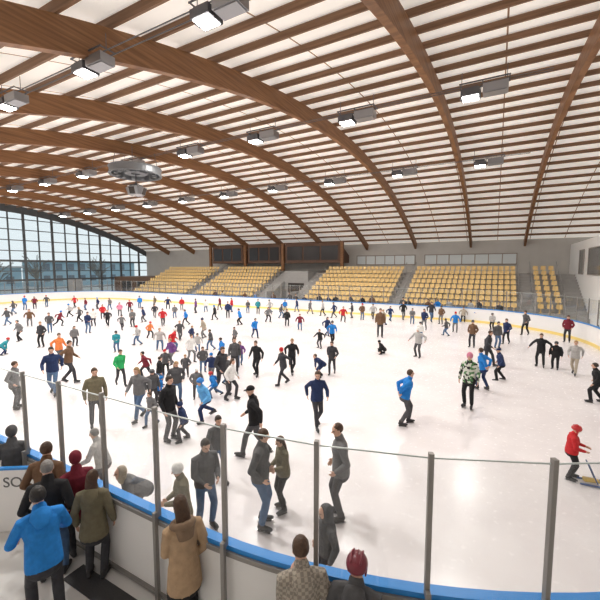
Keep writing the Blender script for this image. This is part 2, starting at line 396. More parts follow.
for (x0,x1) in blocks:
    n=int((x1-x0-.2)/.52)
    for i in range(8):
        y,z=stand_row(i)
        for k in range(n):
            x=x0+.1+(x1-x0-.2)*(k+.5)/n; slots.append((math.hypot(x,y),x,y+.12,z))
slots.sort()
bm=bmesh.new(); seat_bm(bm); s0=mkobj('stadium_seat',bm,M_seat)
first=True
for (_,x,y,z) in slots[:300]:
    o=s0 if first else s0.copy()
    if not first: COL.objects.link(o)
    first=False
    o.location=(x,y,z); meta(o,'yellow moulded plastic stadium seat on a concrete step','seat',None,'yellow stadium seats')
bm=bmesh.new()
for (_,x,y,z) in slots[300:]: seat_bm(bm,Matrix.Translation((x,y,z)))
mkobj('stadium_seats',bm,M_seat,label='distant rows of yellow plastic stadium seats',cat='seats',kind='stuff',group='yellow stadium seats')
for j,(x0,x1) in enumerate([(-17,-9.2),(-8,2)]):
    bm=bmesh.new(); box(bm,x0,x1,YF-.12,YF-.01,5.0,6.1,0)
    n=int((x1-x0)/1.3)
    for i in range(n+1):
        x=x0+(x1-x0)*i/n; box(bm,x-.05,x+.05,YF-.18,YF-.12,4.9,6.2,1)
    box(bm,x0,x1,YF-.18,YF-.12,4.9,5.0,1); box(bm,x0,x1,YF-.18,YF-.12,6.1,6.2,1)
    mkobj('window_%d'%(4+j),bm,[mat('pale_strip_glass',(.72,.78,.80),.15),mat('strip_frame',(.35,.3,.26),.5)],label='pale horizontal strip window in the back wall',kind='structure')
for (bx0,bx1) in [(-40.2,-34.2),(-33.2,-27.4),(-26.6,-18.2)]:
    bm=bmesh.new()
    vs=[bm.verts.new(c) for c in [(bx0,44.6,5.2),(bx1,44.6,5.2),(bx1,44.6,7.9),(bx0,44.6,7.9),(bx0,YF-.02,5.2),(bx1,YF-.02,5.2),(bx1,YF-.02,6.2),(bx0,YF-.02,6.2)]]
    for f in ((0,1,2,3),(4,7,6,5),(0,4,5,1),(3,2,6,7),(0,3,7,4),(1,5,6,2)): bm.faces.new([vs[i] for i in f])
    n=3
    for i in range(n):
        w=(bx1-bx0-.4)/n; x=bx0+.2+w*i; box(bm,x+.12,x+w-.12,44.54,44.6,5.6,7.5,1)
    mkobj('press_box',bm,[mat('booth_dark_wood',(.12,.06,.035),.6,noise=.2),mat('booth_glass',(.03,.028,.03),.15)],label='dark timber framed press box above the stands',cat='booth',group='press boxes')
for x in (-40.6,-33.7,-27.0,-17.9):
    z0=4.12 if x==-27.0 else 3.92
    bm=bmesh.new(); box(bm,x-.2,x+.2,44.4,44.75,z0,8.0); box(bm,x-.26,x+.26,44.33,44.82,z0-.01,z0+.14)
    mkobj('timber_post',bm,M_arch,label='brown timber post beside a press box',cat='post',group='timber posts')
# ---------------------------------------------------------------- lamps
M_lens=mat('floodlight_lens',(1,1,1),.3,emis=(1,.98,.93),estr=26)
M_house=mat('lamp_housing_grey',(.13,.13,.14),.5,.5)
M_refl=mat('lamp_reflector_panel',(.33,.33,.34),.35,.6)
rows=[(5.9,9.45,[-5.0-4.1*i for i in range(11)]),(17.3,11.6,[-.9-5.5*i for i in range(10)]),(27.6,11.3,[-.9-5.5*i for i in range(10)])]
bmh=bmesh.new()
box(bmh,-.30,.30,-.28,.28,0,.22); box(bmh,-.24,.24,-.22,.22,.22,.29)
for x in (-.32,.31): box(bmh,x,x+.015,-.1,.1,-.02,.4)
me_h=bpy.data.meshes.new('lamp_housing'); bmh.to_mesh(me_h); bmh.free(); me_h.materials.append(M_house)
bml=bmesh.new(); box(bml,-.25,.25,-.22,.22,-.02,-.002); me_l=bpy.data.meshes.new('lamp_lens'); bml.to_mesh(me_l); bml.free(); me_l.materials.append(M_lens)
bmb=bmesh.new(); box(bmb,.38,1.15,-.24,.24,.03,.3); box(bmb,.42,1.11,-.2,.2,.0,.03); me_b=bpy.data.meshes.new('ballast_box'); bmb.to_mesh(me_b); bmb.free(); me_b.materials.append(M_refl)
bmr=bmesh.new(); box(bmr,-.36,1.2,-.26,-.23,.4,.44); box(bmr,-.36,1.2,.23,.26,.4,.44)
for x in (-.34,.36,1.16): box(bmr,x,x+.03,-.26,.26,.4,.43)
for x in (-.3,1.1): cyl(bmr,(x,0,.4),(x,0,.9),.012,6)
me_r=bpy.data.meshes.new('mounting_frame'); bmr.to_mesh(me_r); bmr.free(); me_r.materials.append(M_house)
for (Y,Z,Xs) in rows:
    for X in Xs:
        e=bpy.data.objects.new('floodlight',None); COL.objects.link(e); e.location=(X-.35,Y,Z)
        e.scale=(1.2,1.2,1.2) if Z>11 else (.8,.8,.8)
        meta(e,'grey ceiling floodlight unit with a bright square lens','lamp',None,'ceiling floodlights')
        for nm,me in (('lamp_housing',me_h),('lamp_lens',me_l),('ballast_box',me_b),('mounting_frame',me_r)):
            o=bpy.data.objects.new(nm,me); COL.objects.link(o); o.parent=e
        ld=bpy.data.lights.new('flood','AREA'); ld.shape='RECTANGLE'; ld.size=.48; ld.size_y=.42; ld.energy=340 if Z>11 else 270; ld.color=(1,.965,.92)
        lo=bpy.data.objects.new('lamp_light',ld); COL.objects.link(lo); lo.parent=e; lo.location=(0,0,-.03)
    x0=min(Xs)-2; x1=max(Xs)+2.5; z=min(Z+.46,zc(Y)-AD-.04)
    for dy in (-.1,.1):
        bm=bmesh.new(); cyl(bm,(x0,Y+dy,z),(x1,Y+dy,z),.015,5)
        mkobj('suspension_cable',bm,M_house,label='thin grey cable line carrying the floodlights',cat='cable',group='ceiling cables')
# centre ring
RZ=10.85
e=bpy.data.objects.new('ceiling_ring_unit',None); COL.objects.link(e); e.location=(-21.6,16.6,RZ); meta(e,'round grey ring unit hanging above centre ice','ceiling unit')
def ring(bm,R,z,r,n=40,mi=0):
    for i in range(n):
        a=2*math.pi*i/n;b=2*math.pi*(i+1)/n
        cyl(bm,(R*math.cos(a),R*math.sin(a),z),(R*math.cos(b),R*math.sin(b),z),r,6,mi)
def band(bm,R0,R1,z0,z1,n=48,mi=0):
    V=[[bm.verts.new((R*math.cos(2*math.pi*i/n),R*math.sin(2*math.pi*i/n),z)) for (R,z) in ((R0,z0),(R1,z0),(R1,z1),(R0,z1))] for i in range(n)]
    for i in range(n):
        a=V[i];b=V[(i+1)%n]
        for k in range(4): bm.faces.new((a[k],b[k],b[(k+1)%4],a[(k+1)%4])).material_index=mi
bm=bmesh.new()
band(bm,1.5,1.62,-.12,.3); band(bm,.95,1.5,.22,.3); band(bm,.3,.7,-.05,.25); ring(bm,1.62,-.12,.05); ring(bm,1.62,.3,.05)
for i in range(12):
    a=2*math.pi*i/12; cyl(bm,(.5*math.cos(a),.5*math.sin(a),.15),(1.55*math.cos(a),1.55*math.sin(a),.12),.04,6)
    M=Matrix.Rotation(a,4,'Z')@Matrix.Translation((1.2,0,0)); box(bm,-.12,.12,-.1,.1,-.14,.22,0,M)
bmesh.ops.recalc_face_normals(bm,faces=bm.faces)
mkobj('ring_body',bm,mat('ring_grey',(.20,.21,.22),.45,.4),parent=e)
for i in range(4):
    a=math.pi/4+math.pi/2*i; bm=bmesh.new(); cyl(bm,(1.4*math.cos(a),1.4*math.sin(a),.25),(1.2*math.cos(a),1.2*math.sin(a),1.4),.02,5)
    mkobj('hanging_cable',bm,M_house,parent=e)
e2=bpy.data.objects.new('speaker_cluster',None); COL.objects.link(e2); e2.location=(-21.6,16.6,9.7); meta(e2,'grey loudspeaker cluster hung below the round ring','loudspeaker')
for i in range(4):
    a=2*math.pi*i/4+.4
    bm=bmesh.new(); M=Matrix.Rotation(a,4,'Z')@Matrix.Translation((.38,0,0))@Matrix.Rotation(.35,4,'Y')
    box(bm,-.18,.18,-.24,.24,-.26,.26,0,M); box(bm,.18,.2,-.19,.19,-.22,.22,1,M)
    mkobj('speaker',bm,[M_refl,M_dark],parent=e2)
bm=bmesh.new(); cyl(bm,(0,0,-.1),(0,0,1.1),.04); ring(bm,.4,.32,.03,20)
for i in range(6):
    a=2*math.pi*i/6; cyl(bm,(0,0,.5),(.4*math.cos(a),.4*math.sin(a),.32),.02,5)
mkobj('hanger',bm,M_house,parent=e2)
# ---------------------------------------------------------------- people
CLR=dict(black=(.018,.018,.02),dark=(.045,.045,.052),grey=(.16,.16,.165),charcoal=(.085,.085,.09),lightgrey=(.42,.41,.4),navy=(.02,.035,.10),blue=(.02,.20,.58),jeans=(.08,.14,.25),
 red=(.50,.025,.03),orange=(.70,.20,.06),green=(.03,.38,.12),khaki=(.16,.14,.09),brown=(.15,.085,.05),tan=(.42,.29,.18),white=(.75,.74,.72),pink=(.62,.22,.32),purple=(.16,.06,.22),
 beige=(.40,.35,.28),teal=(.03,.25,.30),maroon=(.18,.02,.035),patterned=(.35,.42,.25),plaid=(.36,.32,.26),skyblue=(.12,.38,.72),yellow=(.65,.5,.05),fur=(.22,.15,.10))
HAIR=dict(blackhair=(.012,.01,.009),brownhair=(.07,.035,.018),blond=(.32,.20,.09),greyhair=(.20,.19,.18),darkhair=(.03,.018,.012))
def cloth(c):
    nm='fabric_'+c
    if nm in MATS: return MATS[nm]
    m=mat(nm,CLR[c],.8,noise=.25,nscale=14,bump=.55,spec=.25)
    if c in('patterned','plaid'):
        nt=m.node_tree; b=nt.nodes['Principled BSDF']; tc=nt.nodes.new('ShaderNodeTexCoord')
        v=nt.nodes.new('ShaderNodeTexVoronoi' if c=='patterned' else 'ShaderNodeTexChecker'); v.inputs['Scale'].default_value=14 if c=='patterned' else 30
        nt.links.new(tc.outputs['Object'],v.inputs['Vector'])
        if c=='patterned':
            r=nt.nodes.new('ShaderNodeValToRGB'); r.color_ramp.interpolation='CONSTANT'
            r.color_ramp.elements[0].color=(.6,.62,.55,1); r.color_ramp.elements[1].color=(.08,.2,.08,1); r.color_ramp.elements[1].position=.45
            x=r.color_ramp.elements.new(.7); x.color=(.03,.03,.03,1)
            s=nt.nodes.new('ShaderNodeSeparateColor'); nt.links.new(v.outputs['Color'],s.inputs[0]); nt.links.new(s.outputs[0],r.inputs[0]); nt.links.new(r.outputs[0],b.inputs['Base Color'])
        else:
            v.inputs['Color1'].default_value=(.40,.36,.30,1); v.inputs['Color2'].default_value=(.25,.22,.19,1); nt.links.new(v.outputs['Color'],b.inputs['Base Color'])
    return m
M_skin=mat('skin',(.60,.36,.26),.5,noise=.08,nscale=10)
M_eye=mat('eye_dark',(.03,.02,.02),.3); M_lip=mat('lips',(.42,.15,.13),.5)
def hairmat(h): return mat('hair_'+h,HAIR[h],.6,noise=.4,nscale=40,bump=.6)
POSES={
 'stand':(.925,2,0,[(-.11,.03,0,8,0),(.12,-.03,0,-10,0)],[(-.27,.06,-.05),(.27,.08,-.04)],(0,5)),
 'pockets':(.925,3,0,[(-.12,.0,0,12,0),(.13,.05,0,-10,0)],[(-.23,.10,.04),(.23,.10,.04)],(15,8)),
 'talk':(.92,3,5,[(-.12,.02,0,10,0),(.12,-.04,0,-12,0)],[(-.12,.30,.16),(.13,.26,.10)],(0,12)),
 'walk':(.895,7,6,[(-.09,.28,0,4,8),(.10,-.30,.05,-6,-28)],[(-.27,-.18,.02),(.26,.26,.08)],(0,5)),
 'walkb':(.90,5,-6,[(-.10,-.24,.04,6,-24),(.09,.24,0,-6,5)],[(-.26,.24,.10),(.27,-.16,.02)],(-10,5)),
 'glide':(.88,11,0,[(-.13,.16,0,8,0),(.14,-.18,0,-18,0)],[(-.36,.14,.02),(.36,.10,.04)],(0,-2)),
 'push':(.85,18,8,[(-.06,.14,0,4,0),(.24,-.44,.10,-35,-30)],[(-.28,.28,.12),(.34,-.22,.08)],(0,-10)),
 'pushb':(.86,16,-8,[(-.24,-.44,.08,35,-30),(.06,.14,0,-4,0)],[(-.33,-.20,.06),(.28,.28,.12)],(0,-8)),
 'armsout':(.89,8,0,[(-.16,.08,0,12,0),(.16,-.06,0,-12,0)],[(-.48,.12,.16),(.50,.10,.10)],(0,0)),
 'bend':(.80,48,0,[(-.15,.14,0,6,0),(.15,-.12,0,-8,0)],[(-.20,.42,.05),(.20,.40,.05)],(0,-20)),
 'crouch':(.42,34,0,[(-.16,.16,0,10,0),(.16,-.12,0,-10,0)],[(-.22,.34,.04),(.22,.34,.04)],(0,-10)),
 'behind':(.89,14,0,[(-.12,.14,0,4,0),(.13,-.16,0,-14,0)],[(-.10,-.18,.06),(.10,-.19,.06)],(0,-6)),
 'rail':(.90,14,0,[(-.13,.02,0,8,0),(.13,-.06,0,-8,0)],[(-.26,.36,.16),(.24,.38,.16)],(8,5)),
 'phone':(.92,3,0,[(-.11,.02,0,8,0),(.11,-.04,0,-8,0)],[(-.08,.24,.30),(.20,.08,.0)],(0,18)),
}
def ik(a,t,l1,l2,pole):
    a=Vector(a);t=Vector(t);d=t-a;L=d.length
    if L>(l1+l2)*.998: t=a+d*((l1+l2)*.998/L); d=t-a; L=d.length
    if L<abs(l1-l2)*1.05+.01: L=abs(l1-l2)*1.05+.01
    u=d.normalized(); c=(l1*l1+L*L-l2*l2)/(2*l1*L); c=max(-1,min(1,c)); s=math.sqrt(1-c*c)
    p=Vector(pole); p=p-u*p.dot(u); p.normalize()
    return a+u*l1*c+p*l1*s, t
CACHE={}
def rz(a): return Matrix.Rotation(math.radians(a),3,'Z')
def rx(a): return Matrix.Rotation(math.radians(a),3,'X')
def build_body(pose,fem,hem,res,lift):
    key=(pose,fem,hem,res,lift)
    if key in CACHE: return CACHE[key]
    hip,lean,tw,feet,hands,(hy,hp)=POSES[pose]
    bm=bmesh.new(); B=[]
    hipc=Vector((0,-.12*math.sin(math.radians(lean)),hip+lift))
    Rt=rz(tw)@rx(-lean)
    T=lambda v: hipc+Rt@Vector(v)
    k=.94 if fem else 1.02; xd=Rt@Vector((1,0,0))
    loft(bm,[T((0,.0,-.05)),T((0,0,.06)),T((0,.0,.2)),T((0,.005,.34)),T((0,-.005,.45)),T((0,-.01,.52)),T((0,0,.585))],
         [(.168,.13),(.175,.135),(.168*k,.133),(.20*k,.150),(.195*k,.128),(.10,.085),(.056,.058)],xd,16)
    loft(bm,[T((0,.0,hem-.0)),T((0,0,hem+.05)),T((0,0,.22))],[(.20,.158),(.20,.16),(.178*k,.14)],xd,16)
    loft(bm,[T((0,-.005,.515)),T((0,.005,.565))],[(.09,.085),(.08,.08)],xd,12)
    for a,b,r,l in [((0,0,-.05),(0,0,.5),.14,'t'),((-.1,0,-.02),(.1,0,-.02),.10,'t'),((-.18*k,-.01,.45),(.18*k,-.01,.45),.08,'t'),((0,0,.5),(0,0,.565),.088,'t')]:
        B.append((T(a),T(b),r,r,l))
    Rh=rz(tw+hy)@rx(-lean*.35-hp); hc=T((0,.0,.585))+Rh@Vector((0,.022,.115)); Hf=lambda v: hc+Rh@Vector(v)
    hx=Rh@Vector((1,0,0))
    loft(bm,[T((0,0,.53)),hc+Rh@Vector((0,0,-.03))],[.056,.055],xd,10)
    loft(bm,[Hf((0,.04,-.105)),Hf((0,.028,-.08)),Hf((0,.012,-.035)),Hf((0,.0,.015)),Hf((0,-.006,.045)),Hf((0,-.01,.062))],
         [(.034,.034),(.053,.058),(.066,.082),(.074,.095),(.070,.09),(.060,.078)],hx,16)
    loft(bm,[Hf((0,.088,.012)),Hf((0,.108,-.022))],[.011,.015],hx,8)
    loft(bm,[Hf((-.03,.088,.026)),Hf((.03,.088,.026))],[.011,.011],hx,8)
    for s in (-1,1): loft(bm,[Hf((s*.075,-.004,.015)),Hf((s*.077,.0,-.022))],[(.010,.018),(.009,.014)],hx,8)
    B.append((Hf((0,.01,-.08)),Hf((0,0,.05)),.07,.085,'h')); B.append((T((0,0,.575)),Hf((0,0,-.05)),.05,.05,'h'))
    for i,s in enumerate((-1,1)):
        S=T((s*.185*k,-.01,.455)); W0=T(hands[i]); E,W=ik(S,W0,.285,.255,Rt@Vector((s*.55,-1,-.25)))
        loft(bm,[T((s*.10,-.005,.465)),S,S.lerp(E,.5),E],[.075,.074,.067,.058],(0,1,0),12)
        loft(bm,[E,E.lerp(W,.4),W.lerp(E,.06)],[.059,.057,.045],(0,1,0),12)
        d=(W-E).normalized(); 
        B.append((S,E,.074,.06,'t')); B.append((E,W.lerp(E,.03),.06,.046,'t'))
        inn=Rt@Vector((-s,.15,0)); pn=inn-d*inn.dot(d)
        if pn.length<.15: pn=Rt@Vector((0,0,-1)); pn=pn-d*pn.dot(d)
        pn.normalize()
        wd=d.cross(pn).normalized()
        fw=Rt@Vector((0,1,0))
        if wd.dot(fw)<0: wd=-wd
        P0=W+d*.01; P1=W+d*.085
        loft(bm,[P0,W+d*.045,P1],[(.028,.02),(.042,.018),(.040,.015)],wd,10)
        B.append((W+d*.03,W+d*.15,.035,.025,'s'))
        if res<.012:
            for j,ln in enumerate((.072,.082,.076,.058)):
                o=P1+wd*(.031-.0205*j); q=o+d*ln*.5+pn*.008; q2=q+d*ln*.38+pn*ln*.38
                loft(bm,[o-d*.02,q,q2],[.0102,.0098,.0085],wd,8)
            o=W+d*.035+wd*.036; q=o+d*.03+wd*.026+pn*.01; loft(bm,[W+d*.03+wd*.015,o,q,q+d*.026+pn*.012],[.014,.013,.011,.009],pn,8)
        else:
            loft(bm,[P1,P1+d*.04+pn*.01,P1+d*.065+pn*.03],[(.038,.015),(.036,.014),(.028,.012)],wd,8)
    feetinfo=[]
    for i,s in enumerate((-1,1)):
        fx,fy,fz,yaw,pit=feet[i]
        A0=Vector((fx,fy,.095+fz+lift)); Hj=hipc+rz(tw*.5)@Vector((s*.088,0,-.01))
        K,A=ik(Hj,A0,.43,.425,Vector((s*.12+math.sin(math.radians(-yaw))*.3,1,0)))
        loft(bm,[Hj,Hj.lerp(K,.45),K],[(.096,.10),(.084,.088),(.066,.068)],(1,0,0),12)
        loft(bm,[K,K.lerp(A,.35),A.lerp(K,.08)],[(.067,.069),(.066,.07),(.057,.06)],(1,0,0),12)
        B.append((Hj,K,.095,.066,'l')); B.append((K,A.lerp(K,.10),.066,.056,'l'))
        Rf=rz(yaw)@rx(pit)
        Ff=lambda v: A+Rf@Vector(v)
        loft(bm,[Ff((0,-.045,-.048)),Ff((0,.04,-.05)),Ff((0,.13,-.058)),Ff((0,.175,-.062))],[(.04,.044),(.041,.043),(.045,.034),(.036,.028)],Rf@Vector((1,0,0)),12)
        loft(bm,[Ff((0,-.02,-.045)),Ff((0,-.015,.03))],[(.042,.052),(.046,.052)],Rf@Vector((1,0,0)),10)
        B.append((Ff((0,-.03,-.05)),Ff((0,.17,-.055)),.043,.035,'f')); B.append((Ff((0,-.01,-.05)),Ff((0,-.01,.02)),.047,.047,'f'))
        feetinfo.append((A,Rf))
    if hem<-.12:
        loft(bm,[T((0,.0,hem+.02)),T((0,0,-.02))],[(.215,.18),(.195,.16)],xd,16)
    me0=bpy.data.meshes.new('tmp'); bm.to_mesh(me0); bm.free()
    ob=bpy.data.objects.new('tmp',me0); COL.objects.link(ob)
    md=ob.modifiers.new('r','REMESH'); md.mode='VOXEL'; md.voxel_size=res; md.use_smooth_shade=True
    sm=ob.modifiers.new('s','SMOOTH'); sm.iterations=2 if res<.012 else 1; sm.factor=.5
    bpy.context.view_layer.update()
    me=bpy.data.meshes.new_from_object(ob.evaluated_get(bpy.context.evaluated_depsgraph_get()))
    bpy.data.objects.remove(ob); bpy.data.meshes.remove(me0)
    n=len(me.polygons); C=np.empty(n*3); me.polygons.foreach_get('center',C); C=C.reshape(-1,3)
    best=np.full(n,1e9); lab=np.zeros(n,int); LM={'t':1,'h':0,'s':0,'l':2,'f':3}
    for a,b,ra,rb_,l in B:
        a=np.array(a);b=np.array(b);d=b-a;tt=np.clip(((C-a)@d)/(d@d+1e-9),0,1)
        dist=np.linalg.norm(C-(a+tt[:,None]*d),axis=1)-(ra+(rb_-ra)*tt)
        w=dist<best; best[w]=dist[w]; lab[w]=LM[l]
    Ri=np.array(Rt.transposed()); loc=(C-np.array(hipc))@Ri.T
    lab[(lab==1)&(loc[:,2]<hem-.012)&(np.abs(loc[:,0])<.21)&(np.hypot(loc[:,0]/.2,loc[:,1]/.17)<1.0)]=2
    lab[(lab==2)&(loc[:,2]>hem-.012)]=1
    if res<.02:
        hl=(C-np.array(hc))@np.array(Rh.transposed()).T
        for s in(-1,1):
            lab[(lab==0)&(np.abs(hl[:,0]-s*.031)<.014)&(np.abs(hl[:,2]-.006)<.008)&(hl[:,1]>.06)]=4
        lab[(lab==0)&(np.abs(hl[:,0])<.024)&(np.abs(hl[:,2]+.062)<.008)&(hl[:,1]>.06)]=5
    me.materials.clear()
    for _ in range(6): me.materials.append(None)
    me.polygons.foreach_set('material_index',lab.astype(np.int32))
    me.polygons.foreach_set('use_smooth',np.ones(n,bool)); me.update()
    zs=np.empty(len(me.vertices)*3); me.vertices.foreach_get('co',zs); zs=zs.reshape(-1,3)
    info=(me,hc.copy(),Rh.copy(),feetinfo,zs[:,2].max(),zs[:,2].min(),hipc.copy(),Rt.copy())
    CACHE[key]=info; return info
HC={}
def headwear(kind):
    if kind in HC: return HC[kind]
    bm=bmesh.new()
    def ell(c,r,sub=3):
        ret=bmesh.ops.create_icosphere(bm,subdivisions=sub,radius=1)
        for v in ret['verts']: v.co=Vector((v.co.x*r[0],v.co.y*r[1],v.co.z*r[2]))+Vector(c)
        return ret['verts']
    if kind in('short','long','bun','cropped'):
        vs=ell((0,-.018,.03),(.085,.100,.108) if kind!='cropped' else (.079,.095,.099),4)
        for v in vs:
            if v.co.y>.02 and v.co.z<.05+.2*max(0,.0-v.co.y): v.co.y=.02+(v.co.y-.02)*.2
            if kind in('short','cropped') and v.co.z<-.03 : v.co.z=-.03+(v.co.z+.03)*.5
            f=math.sin(v.co.x*160+v.co.z*60)*math.sin(v.co.y*130)*.0035
            v.co+=(v.co-Vector((0,-.018,.03))).normalized()*(f if kind!='cropped' else 0)
        if kind=='long': loft(bm,[(0,-.055,.02),(0,-.075,-.08),(0,-.085,-.19),(0,-.07,-.27)],[(.085,.05),(.09,.045),(.085,.035),(.06,.02)],(1,0,0),14)
        if kind=='bun': ell((0,-.12,.05),(.035,.035,.035),2)
    elif kind in('beanie','bobble'):
        vs=ell((0,-.012,.045),(.09,.106,.105))
        for v in vs:
            if v.co.z<.015: v.co.z=.015+(v.co.z-.015)*.15
        loft(bm,[(0,-.01,.015),(0,-.012,.05)],[(.091,.107),(.092,.108)],(1,0,0),20)
        if kind=='bobble': ell((0,-.02,.16),(.032,.032,.03),2)
    elif kind=='cap':
        vs=ell((0,-.012,.045),(.088,.104,.09))
        for v in vs:
            if v.co.z<.03: v.co.z=.03+(v.co.z-.03)*.15
        loft(bm,[(0,.07,.035),(0,.15,.025)],[(.07,.012),(.055,.008)],(1,0,0),12)
    elif kind=='helmet':
        vs=ell((0,-.01,.045),(.108,.128,.105))
        for v in vs:
            if v.co.z<.0: v.co.z=v.co.z*.5
        for s in(-1,1): loft(bm,[(s*.09,.0,.0),(s*.085,.01,-.06)],[(.014,.035),(.010,.02)],(1,0,0),8)
        for k in(-1,0,1): loft(bm,[(k*.045,.07,.12),(k*.05,-.02,.15),(k*.045,-.10,.11)],[.012,.013,.012],(1,0,0),8)
    elif kind=='hood':
        vs=ell((0,-.03,.01),(.108,.118,.135))
        for v in vs:
            if v.co.y>.03 : v.co.y=.03+(v.co.y-.03)*(.15 if abs(v.co.x)<.065 and v.co.z<.09 else .55)
        loft(bm,[(0,-.05,-.16),(0,-.04,-.08)],[(.12,.085),(.11,.10)],(1,0,0),14)
    elif kind=='collar':
        n=20
        for i in range(n):
            a=math.pi*(.08+1.84*i/n)-math.pi/2+math.pi; b=math.pi*(.08+1.84*(i+1)/n)-math.pi/2+math.pi
            c=lambda t:(.115*math.sin(t),-.03+.115*math.cos(t),.005*math.sin(t*9)-.03*math.cos(t))
            loft(bm,[c(a),c(b)],[.045,.043],(0,0,1),8)
        loft(bm,[(0,-.12,.0),(0,-.15,-.12)],[(.12,.045),(.09,.03)],(1,0,0),12)
    elif kind=='hooddown':
        loft(bm,[(0,-.08,.03),(0,-.13,-.03),(0,-.16,-.12)],[(.10,.04),(.12,.06),(.07,.03)],(1,0,0),14)
    me=bpy.data.meshes.new(kind); bm.normal_update(); bm.to_mesh(me); bm.free(); me.materials.append(None)
    for p in me.polygons: p.use_smooth=True
    HC[kind]=me; return me
bm=bmesh.new()
box(bm,-.022,.022,-.07,.16,-.125,-.098,0); box(bm,-.014,.014,-.06,-.02,-.135,-.12,0)
vs=[(-.10,-.125),(.16,-.125),(.20,-.135),(.195,-.15),(.17,-.156),(-.09,-.156),(-.105,-.148)]
f1=[bm.verts.new((-.004,y,z)) for y,z in vs]; f2=[bm.verts.new((.004,y,z)) for y,z in vs]
bm.faces.new(f1).material_index=1; bm.faces.new(list(reversed(f2))).material_index=1
for i in range(len(vs)): bm.faces.new((f1[i],f2[i],f2[(i+1)%len(vs)],f1[(i+1)%len(vs)])).material_index=1
me_blade=bpy.data.meshes.new('skate_blade'); bmesh.ops.recalc_face_normals(bm,faces=bm.faces); bm.to_mesh(me_blade); bm.free(); me_blade.materials.append(M_rubber); me_blade.materials.append(M_steel)
POSEWORD=dict(stand='standing',pockets='standing',talk='talking',walk='striding',walkb='striding',glide='gliding',push='skating',pushb='skating',armsout='arms spread wide',bend='bending forward',crouch='crouching low',behind='hands behind back',rail='leaning forward',phone='looking down')
SUF={'short':'short hair','long':'long hair','bun':'hair bun','cropped':'cropped hair','beanie':'knit hat','bobble':'bobble hat','cap':'cap','helmet':'helmet','hood':'hood up'}
def person(px,py,h,top,bot,hair,hw,pose,face,hem=-.06,fem=0,ice=1,hwc=None,H=None,pos=None,collar=None,hd=False):
    if pos is not None:
        X,Y=hall(*pos); dep=pos[1]; px=300+F*pos[0]/max(.5,pos[1])
    else: X,Y,dep=survey(px,py,0)
    res=.0085 if h>=84 else (.012 if h>=48 else (.018 if h>=30 else .024))
    lift=.0 if (not ice or h<34) else .058
    me,hc,Rh,fi,zt,zb,hipc,Rt=build_body(pose,fem,hem,res,lift)
    real=H if H else height_at(py-h,dep)
    sc=max(.52,min(1.12,real/(zt+.02)))
    ob=bpy.data.objects.new('person',me); COL.objects.link(ob)
    ms=[M_skin,cloth(top),cloth(bot),mat('boot_black',(.025,.025,.028),.5,noise=.2),M_eye,M_lip]
    for i,m in enumerate(ms): ob.material_slots[i].link='OBJECT'; ob.material_slots[i].material=m
    bear=math.degrees(math.atan2((px-300)/F,1))
    wd=1.16 if sc<.8 else 1.0
    ob.scale=(sc*wd,sc*wd,sc); ob.rotation_euler=(0,0,TH+math.radians(face-bear)); ob.location=(X,Y,0 if lift else -zb*sc)
    size='child' if sc<.8 else 'person'
    wear=SUF[hw]; wc=(hwc+' '+wear) if (hwc and hw!='hood') else ((hair.replace('hair','')+' '+wear) if hw in('short','long','bun') else wear)
    ob['label']=f"{size} in {top} {'coat' if hem<-.15 else 'jacket'}, {bot} trousers, {wc}, {POSEWORD[pose]}"
    ob['category']='person'; ob['group']='skaters on the ice' if ice else 'spectators by the boards'
    nm={'beanie':'hat','bobble':'hat','cap':'cap','helmet':'helmet','hood':'hood'}.get(hw,'hair')
    ho=bpy.data.objects.new(nm,headwear(hw)); COL.objects.link(ho); ho.parent=ob
    ho.matrix_local=Matrix.Translation(hc)@Rh.to_4x4()
    ho.material_slots[0].link='OBJECT'
    ho.material_slots[0].material=hairmat(hair) if nm=='hair' else cloth(hwc or top) if nm!='helmet' else mat('helmet_'+(hwc or 'red'),CLR[hwc or 'red'],.3)
    if collar or hd:
        co=bpy.data.objects.new('fur_collar' if collar else 'lowered_hood',headwear('collar' if collar else 'hooddown')); COL.objects.link(co); co.parent=ob
        co.matrix_local=Matrix.Translation(hipc+Rt@Vector((0,0,.52)))@Rt.to_4x4()
        co.material_slots[0].link='OBJECT'; co.material_slots[0].material=cloth(collar or top)
        if collar: co['label']='brown fur hood trim'
    if lift:
        for A,Rf in fi:
            b=bpy.data.objects.new('skate_blade',me_blade); COL.objects.link(b); b.parent=ob
            b.matrix_local=Matrix.Translation(A)@Rf.to_4x4()
            b['label']='metal skate blade'
    return ob
P=person
BH,BR,DH,BL,GH='blackhair','brownhair','darkhair','blond','greyhair'
